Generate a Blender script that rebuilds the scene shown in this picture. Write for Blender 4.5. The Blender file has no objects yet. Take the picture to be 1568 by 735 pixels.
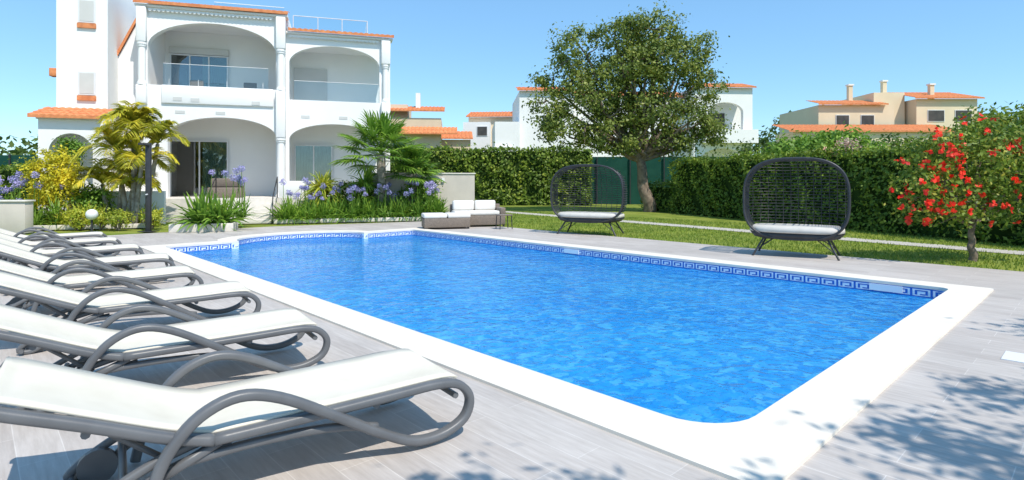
import bpy, bmesh, math, random
import numpy as np
from mathutils import Vector, Matrix
random.seed(3)
rng=np.random.default_rng(5)
sc=bpy.context.scene
sc.view_settings.view_transform='Standard'; sc.view_settings.look='None'; sc.view_settings.exposure=0
R=math.radians

# ------------------------------------------------ helpers
def link(o,parent=None):
    sc.collection.objects.link(o)
    if parent is not None: o.parent=parent
    return o
def empty(name,loc=(0,0,0),rz=0):
    e=bpy.data.objects.new(name,None); e.location=loc; e.rotation_euler=(0,0,R(rz)); e.empty_display_size=.1
    return link(e)
def mk(name,verts,faces,mat,parent=None,smooth=False):
    me=bpy.data.meshes.new(name); me.from_pydata([tuple(v) for v in verts],[],faces)
    if mat: me.materials.append(mat)
    if smooth:
        for p in me.polygons: p.use_smooth=True
    o=bpy.data.objects.new(name,me); return link(o,parent)
def box(name,x0,x1,y0,y1,z0,z1,mat,parent=None,bev=0,seg=2):
    v=[(x0,y0,z0),(x1,y0,z0),(x1,y1,z0),(x0,y1,z0),(x0,y0,z1),(x1,y0,z1),(x1,y1,z1),(x0,y1,z1)]
    f=[(0,3,2,1),(4,5,6,7),(0,1,5,4),(1,2,6,5),(2,3,7,6),(3,0,4,7)]
    o=mk(name,v,f,mat,parent)
    if bev:
        m=o.modifiers.new('b','BEVEL'); m.width=bev; m.segments=seg
        for p in o.data.polygons: p.use_smooth=True
    return o
def crom(pts,n=6,cyc=False):
    P=[np.array(p,float) for p in pts]; out=[]
    N=len(P); rngi=range(N if cyc else N-1)
    for i in rngi:
        if cyc: a,b,c,d=P[(i-1)%N],P[i],P[(i+1)%N],P[(i+2)%N]
        else: a,b,c,d=P[max(i-1,0)],P[i],P[i+1],P[min(i+2,N-1)]
        for k in range(n):
            t=k/n
            out.append(.5*((2*b)+(-a+c)*t+(2*a-5*b+4*c-d)*t*t+(-a+3*b-3*c+d)*t**3))
    if not cyc: out.append(P[-1])
    return out
def tube(name,lines,r,mat,parent=None,cyc=False,radii=None,res=2):
    cu=bpy.data.curves.new(name,'CURVE'); cu.dimensions='3D'; cu.bevel_depth=r; cu.bevel_resolution=res; cu.use_fill_caps=True
    for li,L in enumerate(lines):
        s=cu.splines.new('POLY'); s.points.add(len(L)-1)
        for i,p in enumerate(L):
            s.points[i].co=(p[0],p[1],p[2],1)
            if radii: s.points[i].radius=radii[li][i]
        s.use_cyclic_u=cyc; s.use_smooth=True
    cu.materials.append(mat)
    return link(bpy.data.objects.new(name,cu),parent)
def fastmesh(name,co,nper,mat,parent=None):
    co=np.asarray(co,dtype=np.float32).reshape(-1,3); n=len(co)//nper
    me=bpy.data.meshes.new(name)
    me.vertices.add(len(co)); me.vertices.foreach_set('co',co.ravel())
    me.loops.add(n*nper); me.loops.foreach_set('vertex_index',np.arange(n*nper,dtype=np.int32))
    me.polygons.add(n); me.polygons.foreach_set('loop_start',np.arange(n,dtype=np.int32)*nper)
    me.polygons.foreach_set('loop_total',np.full(n,nper,dtype=np.int32))
    me.update(calc_edges=True); me.validate()
    me.materials.append(mat)
    return link(bpy.data.objects.new(name,me),parent)
def unit(v): return v/(np.linalg.norm(v,axis=-1,keepdims=True)+1e-9)
def leaves(name,pts,nrm,size,mat,parent=None,asp=.55,jit=.8):
    n=len(pts); nn=unit(nrm+rng.normal(0,jit,(n,3)))
    t=unit(np.cross(nn,rng.normal(0,1,(n,3)))); b=np.cross(nn,t)
    s=(size*rng.uniform(.6,1.3,n))[:,None]
    co=np.stack([pts,pts+t*s*.5+b*s*asp*.5,pts+t*s,pts+t*s*.5-b*s*asp*.5],axis=1)
    return fastmesh(name,co,4,mat,parent)
def crown(ells,ncl,per,rcl,shell=.55):
    E=np.array(ells,float); w=E[:,3]*E[:,4]*E[:,5]; w=w**.8; w/=w.sum()
    idx=rng.choice(len(E),ncl,p=w); d=unit(rng.normal(0,1,(ncl,3)))
    rr=shell+(1-shell)*rng.random(ncl)**.6
    c=E[idx,:3]+d*E[idx,3:6]*rr[:,None]
    off=rng.normal(0,rcl,(ncl,per,3))*rng.uniform(.5,1.4,(ncl,1,1)); off[:,:,2]*=.6
    pts=(c[:,None,:]+off).reshape(-1,3)
    nr=np.repeat(d,per,axis=0)*.6+unit(off.reshape(-1,3))*.7+np.array([0,0,.4])
    return pts,nr
def ribbons(name,lines,widths,mat,parent=None):
    co=[]
    for L,w in zip(lines,widths):
        L=np.array(L,float); k=len(L)
        d=L[-1]-L[0]; side=np.cross(d,[rng.normal(0,.35),rng.normal(0,.35),1.]); side=side/(np.linalg.norm(side)+1e-9)
        ws=[w*math.sin(math.pi*(.12+.86*i/(k-1)))**.7 for i in range(k)]
        for i in range(k-1):
            co+= [L[i]-side*ws[i]/2,L[i]+side*ws[i]/2,L[i+1]+side*ws[i+1]/2,L[i+1]-side*ws[i+1]/2]
    return fastmesh(name,co,4,mat,parent)

# ------------------------------------------------ materials
def nmat(name):
    m=bpy.data.materials.new(name); m.use_nodes=True; nt=m.node_tree
    b=nt.nodes['Principled BSDF']; return m,nt,b
def mat(name,c1,c2=None,rough=.6,scale=5,bump=0,bscale=40,metal=0,spec=.4,detail=5,bdist=.01):
    m,nt,b=nmat(name); N=nt.nodes.new; L=nt.links.new
    b.inputs['Roughness'].default_value=rough; b.inputs['Metallic'].default_value=metal
    b.inputs['Specular IOR Level'].default_value=spec
    if c2 is None: c2=tuple(x*.85 for x in c1)
    tc=N('ShaderNodeTexCoord')
    no=N('ShaderNodeTexNoise'); no.inputs['Scale'].default_value=scale; no.inputs['Detail'].default_value=detail
    L(tc.outputs['Object'],no.inputs['Vector'])
    rp=N('ShaderNodeValToRGB'); rp.color_ramp.elements[0].position=.35; rp.color_ramp.elements[1].position=.65
    rp.color_ramp.elements[0].color=(*c1,1); rp.color_ramp.elements[1].color=(*c2,1)
    L(no.outputs['Fac'],rp.inputs['Fac']); L(rp.outputs['Color'],b.inputs['Base Color'])
    if bump:
        n2=N('ShaderNodeTexNoise'); n2.inputs['Scale'].default_value=bscale; n2.inputs['Detail'].default_value=4
        L(tc.outputs['Object'],n2.inputs['Vector'])
        bp=N('ShaderNodeBump'); bp.inputs['Strength'].default_value=bump; bp.inputs['Distance'].default_value=bdist
        L(n2.outputs['Fac'],bp.inputs['Height']); L(bp.outputs['Normal'],b.inputs['Normal'])
    return m
def leafmat(name,c1,c2,c3=None,trans=.35,rough=.5):
    m=bpy.data.materials.new(name); m.use_nodes=True; nt=m.node_tree; nt.nodes.clear(); N=nt.nodes.new; L=nt.links.new
    out=N('ShaderNodeOutputMaterial'); g=N('ShaderNodeNewGeometry')
    rp=N('ShaderNodeValToRGB'); rp.color_ramp.elements[0].color=(*c1,1); rp.color_ramp.elements[1].color=(*c2,1)
    if c3: e=rp.color_ramp.elements.new(.8); e.color=(*c2,1); rp.color_ramp.elements[-1].color=(*c3,1)
    L(g.outputs['Random Per Island'],rp.inputs['Fac'])
    tc=N('ShaderNodeTexCoord'); no=N('ShaderNodeTexNoise'); no.inputs['Scale'].default_value=1.1; no.inputs['Detail'].default_value=3; L(tc.outputs['Object'],no.inputs['Vector'])
    r2=N('ShaderNodeValToRGB'); r2.color_ramp.elements[0].position=.38; r2.color_ramp.elements[0].color=(.70,.78,.76,1); r2.color_ramp.elements[1].position=.62; r2.color_ramp.elements[1].color=(1.22,1.16,1.05,1)
    L(no.outputs['Fac'],r2.inputs[0]); mm=N('ShaderNodeMix'); mm.data_type='RGBA'; mm.blend_type='MULTIPLY'; mm.inputs[0].default_value=1
    L(rp.outputs['Color'],mm.inputs[6]); L(r2.outputs[0],mm.inputs[7])
    p=N('ShaderNodeBsdfPrincipled'); p.inputs['Roughness'].default_value=rough; p.inputs['Specular IOR Level'].default_value=.35
    t=N('ShaderNodeBsdfTranslucent'); mx=N('ShaderNodeMixShader'); mx.inputs[0].default_value=trans
    L(mm.outputs[2],p.inputs['Base Color']); L(mm.outputs[2],t.inputs['Color'])
    L(p.outputs[0],mx.inputs[1]); L(t.outputs[0],mx.inputs[2]); L(mx.outputs[0],out.inputs[0])
    return m
WHITE=mat('white_stucco',(.86,.845,.82),(.835,.82,.795),.85,1.2,.15,60,spec=.2)
BEIGE=mat('beige_stucco',(.70,.58,.42),(.64,.52,.38),.85,.6,.1,40,spec=.2)
PINK=mat('pale_cream_stucco',(.78,.65,.46),(.72,.60,.42),.85,.6,.1,40,spec=.2)
TERRA=mat('terracotta_tile',(.74,.29,.12),(.56,.19,.08),.75,6,.3,30,spec=.2)
WALLG=mat('garden_wall_render',(.60,.54,.47),(.53,.48,.42),.9,1.5,.2,50,spec=.1)
KERB=mat('pale_stone_kerb',(.72,.67,.60),(.62,.58,.52),.8,6,.2,60,spec=.2)
COPE=mat('coping_stone',(.78,.715,.615),(.71,.65,.56),.75,2.5,.25,90,spec=.25,bdist=.004)
DKMET=mat('dark_metal',(.04,.04,.043),(.028,.028,.031),.45,8,spec=.5)
FRAME=mat('anthracite_resin',(.135,.138,.142),(.11,.112,.116),.42,6,.05,80,spec=.5)
CUSH=mat('cushion_fabric',(.62,.59,.54),(.56,.53,.48),.95,6,.2,200,spec=.1)
CUSHW=mat('white_cushion',(.76,.73,.68),(.70,.67,.62),.95,6,.2,200,spec=.1)
SOIL=mat('soil_mulch',(.10,.07,.05),(.16,.12,.08),.95,8,.6,30,spec=.1)
BARK=mat('bark',(.28,.22,.165),(.15,.115,.085),.95,6,.8,18,spec=.1,bdist=.03)
PALMBARK=mat('palm_bark',(.36,.33,.27),(.20,.17,.13),.95,8,.8,18,spec=.1,bdist=.03)
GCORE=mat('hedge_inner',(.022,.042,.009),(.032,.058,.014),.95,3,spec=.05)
FENCE=mat('green_shade_net',(.012,.07,.05),(.018,.085,.06),.8,2,.3,60,spec=.15)
SHUT=mat('roller_shutter',(.62,.61,.58),(.58,.57,.54),.6,2)
FRW=mat('white_window_frame',(.75,.75,.74),(.7,.7,.7),.4,2)
CURT=mat('curtain',(.42,.58,.48),(.30,.46,.38),.9,3)
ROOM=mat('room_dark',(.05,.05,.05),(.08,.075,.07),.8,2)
GRAVEL=mat('gravel_path',(.56,.52,.46),(.42,.39,.34),.95,20,.5,60,spec=.1)
PLASTICW=mat('white_plastic',(.8,.8,.8),(.77,.77,.77),.35,4)

def glassmat(name,fac,tint,rough=.02):
    m=bpy.data.materials.new(name); m.use_nodes=True; nt=m.node_tree; nt.nodes.clear(); N=nt.nodes.new; L=nt.links.new
    o=N('ShaderNodeOutputMaterial'); t=N('ShaderNodeBsdfTransparent'); t.inputs[0].default_value=(*tint,1)
    g=N('ShaderNodeBsdfGlossy'); g.inputs['Roughness'].default_value=rough
    f=N('ShaderNodeFresnel'); f.inputs[0].default_value=1.5
    a=N('ShaderNodeMath'); a.operation='ADD'; a.inputs[1].default_value=fac; a.use_clamp=True
    mx=N('ShaderNodeMixShader'); L(f.outputs[0],a.inputs[0]); L(a.outputs[0],mx.inputs[0]); L(t.outputs[0],mx.inputs[1]); L(g.outputs[0],mx.inputs[2]); L(mx.outputs[0],o.inputs[0])
    return m
RAILGL=glassmat('railing_glass',.03,(.92,.96,.96))
WINGL=glassmat('window_glass',.10,(.70,.76,.76))

def wicker(name,c1,c2):
    m,nt,b=nmat(name); N=nt.nodes.new; L=nt.links.new
    tc=N('ShaderNodeTexCoord'); br=N('ShaderNodeTexBrick'); br.inputs['Scale'].default_value=14
    br.inputs['Color1'].default_value=(*c1,1); br.inputs['Color2'].default_value=(*c2,1); br.inputs['Mortar'].default_value=(.03,.025,.02,1)
    br.inputs['Mortar Size'].default_value=.03
    mp=N('ShaderNodeMapping'); mp.inputs['Rotation'].default_value=(R(90),0,0)
    L(tc.outputs['Object'],mp.inputs[0]); L(mp.outputs[0],br.inputs['Vector']); L(br.outputs['Color'],b.inputs['Base Color'])
    b.inputs['Roughness'].default_value=.7; return m
WICK=wicker('wicker',(.30,.24,.19),(.22,.175,.14))

def deckmat():
    m,nt,b=nmat('deck_plank_tiles'); N=nt.nodes.new; L=nt.links.new
    tc=N('ShaderNodeTexCoord'); mp=N('ShaderNodeMapping'); mp.inputs['Rotation'].default_value=(0,0,R(90))
    L(tc.outputs['Object'],mp.inputs[0])
    br=N('ShaderNodeTexBrick'); br.inputs['Scale'].default_value=1; br.offset=.37; br.offset_frequency=2
    br.inputs['Brick Width'].default_value=1.2; br.inputs['Row Height'].default_value=.2; br.inputs['Mortar Size'].default_value=.003
    br.inputs['Mortar Smooth'].default_value=.3
    br.inputs['Color1'].default_value=(.475,.43,.395,1); br.inputs['Color2'].default_value=(.55,.505,.465,1); br.inputs['Mortar'].default_value=(.62,.58,.54,1)
    L(mp.outputs[0],br.inputs['Vector'])
    m2=N('ShaderNodeMapping'); m2.inputs['Scale'].default_value=(1.5,14,1); L(mp.outputs[0],m2.inputs[0])
    gr=N('ShaderNodeTexNoise'); gr.inputs['Scale'].default_value=2.2; gr.inputs['Detail'].default_value=8; gr.inputs['Roughness'].default_value=.65
    L(m2.outputs[0],gr.inputs['Vector'])
    rp=N('ShaderNodeValToRGB'); rp.color_ramp.elements[0].position=.3; rp.color_ramp.elements[0].color=(.83,.815,.80,1); rp.color_ramp.elements[1].position=.7; rp.color_ramp.elements[1].color=(1.07,1.07,1.07,1)
    L(gr.outputs['Fac'],rp.inputs[0])
    big=N('ShaderNodeTexNoise'); big.inputs['Scale'].default_value=.7; big.inputs['Detail'].default_value=5; L(tc.outputs['Object'],big.inputs['Vector'])
    rb=N('ShaderNodeValToRGB'); rb.color_ramp.elements[0].position=.35; rb.color_ramp.elements[0].color=(.92,.92,.92,1); rb.color_ramp.elements[1].position=.65; rb.color_ramp.elements[1].color=(1.05,1.05,1.05,1)
    L(big.outputs['Fac'],rb.inputs[0])
    x=N('ShaderNodeMix'); x.data_type='RGBA'; x.blend_type='MULTIPLY'; x.inputs[0].default_value=1
    L(br.outputs['Color'],x.inputs[6]); L(rp.outputs[0],x.inputs[7])
    y=N('ShaderNodeMix'); y.data_type='RGBA'; y.blend_type='MULTIPLY'; y.inputs[0].default_value=1
    L(x.outputs[2],y.inputs[6]); L(rb.outputs[0],y.inputs[7]); L(y.outputs[2],b.inputs['Base Color'])
    b.inputs['Roughness'].default_value=.6; b.inputs['Specular IOR Level'].default_value=.3
    bp=N('ShaderNodeBump'); bp.inputs['Strength'].default_value=.25; bp.inputs['Distance'].default_value=.004; L(gr.outputs['Fac'],bp.inputs['Height']); L(bp.outputs[0],b.inputs['Normal'])
    return m
DECK=deckmat()
GRASS=mat('lawn_grass',(.15,.21,.03),(.27,.30,.06),.95,1.3,.6,60,spec=.1,detail=9,bdist=.03)
def slingmat():
    m,nt,b=nmat('cream_sling_fabric'); N=nt.nodes.new; L=nt.links.new
    tc=N('ShaderNodeTexCoord'); w=N('ShaderNodeTexChecker'); w.inputs['Scale'].default_value=260
    w.inputs['Color1'].default_value=(.80,.745,.63,1); w.inputs['Color2'].default_value=(.67,.62,.52,1)
    L(tc.outputs['Object'],w.inputs['Vector'])
    n=N('ShaderNodeTexNoise'); n.inputs['Scale'].default_value=3.5; n.inputs['Detail'].default_value=4; L(tc.outputs['Object'],n.inputs['Vector'])
    rp=N('ShaderNodeValToRGB'); rp.color_ramp.elements[0].position=.3; rp.color_ramp.elements[0].color=(.9,.89,.87,1); rp.color_ramp.elements[1].position=.6; rp.color_ramp.elements[1].color=(1,1,1,1)
    L(n.outputs['Fac'],rp.inputs[0])
    x=N('ShaderNodeMix'); x.data_type='RGBA'; x.blend_type='MULTIPLY'; x.inputs[0].default_value=1; L(w.outputs[0],x.inputs[6]); L(rp.outputs[0],x.inputs[7])
    L(x.outputs[2],b.inputs['Base Color']); b.inputs['Roughness'].default_value=.85
    b.inputs['Specular IOR Level'].default_value=.2
    return m
SLING=slingmat()
def painted_ripple_color(nt,vec,scale,c):  # random blue cells, a colour stand-in for caustic ripple light
    N=nt.nodes.new; L=nt.links.new
    v=N('ShaderNodeTexVoronoi'); v.inputs['Scale'].default_value=scale; L(vec,v.inputs['Vector'])
    sp=N('ShaderNodeSeparateColor'); L(v.outputs['Color'],sp.inputs[0])
    rp=N('ShaderNodeValToRGB'); rp.color_ramp.elements[0].color=(*c[0],1); rp.color_ramp.elements[1].color=(*c[2],1)
    e=rp.color_ramp.elements.new(.5); e.color=(*c[1],1)
    L(sp.outputs[0],rp.inputs[0]); return rp.outputs[0]
def poolmat():
    m,nt,b=nmat('blue_mosaic_painted_ripples'); N=nt.nodes.new; L=nt.links.new
    tc=N('ShaderNodeTexCoord')
    c=painted_ripple_color(nt,tc.outputs['Object'],14,[(.01,.32,.80),(.03,.50,.92),(.16,.70,.98)])  # tile blues varied so the colour also imitates ripple light on the basin
    L(c,b.inputs['Base Color']); b.inputs['Roughness'].default_value=.5
    return m
MOSAIC_RIPPLES=poolmat()
BANDW=mat('pale_band_tile',(.80,.84,.88),(.74,.79,.85),.3,20)
BANDB=mat('blue_band_tile',(.015,.10,.42),(.025,.14,.50),.3,20)
def watermat():
    m=bpy.data.materials.new('pool_water'); m.use_nodes=True; nt=m.node_tree; nt.nodes.clear(); N=nt.nodes.new; L=nt.links.new
    o=N('ShaderNodeOutputMaterial'); tc=N('ShaderNodeTexCoord')
    n1=N('ShaderNodeTexNoise'); n1.inputs['Scale'].default_value=3.2; n1.inputs['Detail'].default_value=3; n1.inputs['Distortion'].default_value=.9
    n2=N('ShaderNodeTexNoise'); n2.inputs['Scale'].default_value=11; n2.inputs['Detail'].default_value=3; n2.inputs['Distortion'].default_value=.5
    L(tc.outputs['Object'],n1.inputs['Vector']); L(tc.outputs['Object'],n2.inputs['Vector'])
    a=N('ShaderNodeMath'); a.operation='MULTIPLY_ADD'; a.inputs[1].default_value=.45; L(n2.outputs['Fac'],a.inputs[0]); L(n1.outputs['Fac'],a.inputs[2])
    bp=N('ShaderNodeBump'); bp.inputs['Strength'].default_value=.75; bp.inputs['Distance'].default_value=.06; L(a.outputs[0],bp.inputs['Height'])
    t=N('ShaderNodeBsdfTransparent'); t.inputs[0].default_value=(.78,.97,1,1)
    r=N('ShaderNodeBsdfRefraction'); r.inputs['IOR'].default_value=1.33; r.inputs['Roughness'].default_value=0; r.inputs['Color'].default_value=(.85,.97,1,1)
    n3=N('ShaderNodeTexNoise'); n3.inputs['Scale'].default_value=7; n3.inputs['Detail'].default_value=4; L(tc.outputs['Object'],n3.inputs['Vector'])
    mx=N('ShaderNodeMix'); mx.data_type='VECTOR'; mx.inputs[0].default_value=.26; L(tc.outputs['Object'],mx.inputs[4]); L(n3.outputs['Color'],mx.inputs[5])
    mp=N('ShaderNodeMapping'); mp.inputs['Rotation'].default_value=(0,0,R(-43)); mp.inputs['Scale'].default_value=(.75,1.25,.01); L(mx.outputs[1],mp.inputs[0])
    c=painted_ripple_color(nt,mp.outputs[0],16,[(.004,.21,.70),(.015,.34,.84),(.15,.62,.96)])  # caustic flecks painted into the water's diffuse colour, no tiles here
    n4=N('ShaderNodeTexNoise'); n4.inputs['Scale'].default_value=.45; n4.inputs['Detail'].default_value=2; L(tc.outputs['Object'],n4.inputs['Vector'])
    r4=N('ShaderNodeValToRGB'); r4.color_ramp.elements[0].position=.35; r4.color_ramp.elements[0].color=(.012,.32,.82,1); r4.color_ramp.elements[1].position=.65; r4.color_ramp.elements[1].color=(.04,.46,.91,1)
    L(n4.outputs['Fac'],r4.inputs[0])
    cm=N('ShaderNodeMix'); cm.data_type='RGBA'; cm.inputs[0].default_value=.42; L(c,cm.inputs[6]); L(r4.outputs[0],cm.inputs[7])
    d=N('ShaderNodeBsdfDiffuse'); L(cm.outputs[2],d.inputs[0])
    g=N('ShaderNodeBsdfGlossy'); g.inputs['Roughness'].default_value=.03
    f=N('ShaderNodeFresnel'); f.inputs[0].default_value=1.33
    for s in (r,g,f): L(bp.outputs[0],s.inputs['Normal'])
    m1=N('ShaderNodeMixShader'); m1.inputs[0].default_value=.35; L(t.outputs[0],m1.inputs[1]); L(r.outputs[0],m1.inputs[2])
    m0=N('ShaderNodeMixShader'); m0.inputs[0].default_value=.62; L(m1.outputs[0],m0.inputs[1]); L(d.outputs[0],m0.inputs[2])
    m2=N('ShaderNodeMixShader'); L(f.outputs[0],m2.inputs[0]); L(m0.outputs[0],m2.inputs[1]); L(g.outputs[0],m2.inputs[2]); L(m2.outputs[0],o.inputs[0])
    return m
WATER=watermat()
L_HEDGE=leafmat('hedge_leaf',(.08,.145,.015),(.22,.32,.04),(.42,.48,.08))
L_TREE=leafmat('tree_leaf',(.09,.135,.024),(.25,.31,.055),(.40,.42,.11))
L_ARECA=leafmat('areca_leaf',(.40,.42,.04),(.80,.68,.08),trans=.45)
L_STRAP=leafmat('strap_leaf',(.11,.24,.03),(.29,.45,.06))
L_YEL=leafmat('croton_leaf',(.55,.50,.03),(.88,.73,.05))
L_YG=leafmat('golden_grass_leaf',(.30,.40,.04),(.60,.58,.08))
L_HIB=leafmat('hibiscus_leaf',(.09,.16,.02),(.25,.35,.045),(.52,.48,.09))
L_RED=leafmat('red_petal',(.80,.018,.012),(.95,.08,.035),trans=.25)
L_PURP=leafmat('purple_petal',(.36,.33,.68),(.56,.52,.84),trans=.25)
L_FAR=leafmat('far_leaf',(.07,.12,.025),(.15,.22,.045))
L_PINKF=leafmat('pink_petal',(.8,.4,.35),(.85,.6,.5),trans=.25)
L_LAWN=leafmat('lawn_blade',(.16,.26,.03),(.36,.42,.08),trans=.3)

# ------------------------------------------------ pool & deck (pool local frame)
NX,NY,PA=1.24,3.32,43.5
cu_,su_=math.cos(R(PA)),math.sin(R(PA))
PW,PL=6.6,13.2
def arcp(cx,cy,r,a0,a1,n=8,ry=None):
    ry=r if ry is None else ry
    return [(cx+r*math.cos(R(a0+(a1-a0)*i/n)),cy+ry*math.sin(R(a0+(a1-a0)*i/n))) for i in range(n+1)]
def outline(off=0,rc=.35,far_r=.12):
    o=off; pts=[]
    pts+=arcp(rc-o,rc-o,rc,180,270)
    pts+=arcp(PW+o-far_r,far_r-o,far_r,270,360,4)
    pts+=arcp(PW+o-far_r,PL+o-far_r,far_r,0,90,4)
    pts+=arcp(3.3,PL+o+.02,1.7+o*.8,0,180,28,ry=1.3)
    pts+=arcp(far_r-o,PL+o-far_r,far_r,90,180,4)
    return pts
inner=outline(0,.4); outer=outline(.42,.10,.06)
def fill_ring(name,loops,z,mat_,parent,thick=0,loc=None,rz=0):
    bm=bmesh.new(); edges=[]
    for lp in loops:
        vs=[bm.verts.new((p[0],p[1],z)) for p in lp]
        for i in range(len(vs)): edges.append(bm.edges.new((vs[i],vs[(i+1)%len(vs)])))
    bmesh.ops.triangle_fill(bm,use_beauty=True,use_dissolve=False,edges=edges,normal=(0,0,1))
    for f in bm.faces:
        if f.normal.z<0: f.normal_flip()
    if thick:
        r=bmesh.ops.extrude_face_region(bm,geom=bm.faces[:])
        for e in r['geom']:
            if isinstance(e,bmesh.types.BMVert): e.co.z-=thick
        bmesh.ops.recalc_face_normals(bm,faces=bm.faces[:])
    me=bpy.data.meshes.new(name); bm.to_mesh(me); bm.free(); me.materials.append(mat_)
    o=bpy.data.objects.new(name,me); link(o,parent)
    if loc: o.location=loc; o.rotation_euler=(0,0,R(rz))
    return o
hole=outline(.2,.3,.1)
fill_ring('ground',[[(-2500,-2500),(2500,-2500),(2500,2500),(-2500,2500)],hole],-.03,GRASS,None,loc=(NX,NY,0),rz=PA)
fill_ring('pool_deck',[[(-16,-14),(9.44,-14),(9.44,16),(4,17.5),(-16,17.5)],hole],0,DECK,None,loc=(NX,NY,0),rz=PA)
pool=empty('swimming_pool',(NX,NY,0),PA)
fill_ring('coping',[outer,inner],.022,COPE,pool,thick=.045)
WL=-.15; DP=-1.35
n=len(inner)
mk('basin_wall',[(p[0],p[1],WL-.03) for p in inner]+[(p[0],p[1],DP) for p in inner],[(i,(i+1)%n,n+(i+1)%n,n+i) for i in range(n)],MOSAIC_RIPPLES,pool)
fill_ring('basin_floor',[inner],DP,MOSAIC_RIPPLES,pool)
mk('waterline_band',[(p[0],p[1],-.02) for p in inner]+[(p[0],p[1],WL-.03) for p in inner],[(i,(i+1)%n,n+(i+1)%n,n+i) for i in range(n)],BANDW,pool)
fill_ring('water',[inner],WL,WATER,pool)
peri=[np.array(p) for p in inner]
acc=[0]
for i in range(n): acc.append(acc[-1]+np.linalg.norm(peri[(i+1)%n]-peri[i]))
tot=acc[-1]
def pt(s,d=.004):
    s=s%tot; i=int(np.searchsorted(acc,s,side='right')-1); i=min(i,n-1)
    a=peri[i]; b=peri[(i+1)%n]; t=(s-acc[i])/max(acc[i+1]-acc[i],1e-6); dd=(b-a)/max(np.linalg.norm(b-a),1e-6)
    p=a+(b-a)*t; nn=np.array([-dd[1],dd[0]])
    return p+nn*d
U=.24; units=int(tot/U); U=tot/units; co=[]
key=[(0,1,.88,1),(0,1,.0,.14),(0,.12,.14,.88),(.24,.88,.64,.76),(.76,.88,.24,.64),(.24,.36,.24,.64),(.36,.62,.24,.36)]
ztop=-.022; H=.128
for k in range(units):
    for (x0,x1,y0,y1) in key:
        a=pt((k+x0)*U); b=pt((k+x1)*U*1.0 if x1<1 else (k+1)*U-1e-4)
        za=ztop-H*(1-y0); zb=ztop-H*(1-y1)
        co+=[(a[0],a[1],za),(b[0],b[1],za),(b[0],b[1],zb),(a[0],a[1],zb)]
fastmesh('greek_key_tiles',co,4,BANDB,pool)
for b0 in (.55,6.6):
    box('skimmer_mouth',PW-.02,PW-.006,b0,b0+.42,-.125,-.03,PLASTICW,pool)
box('skimmer_lid',3.1,3.42,-1.2,-.9,.0,.008,PLASTICW,pool)
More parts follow.
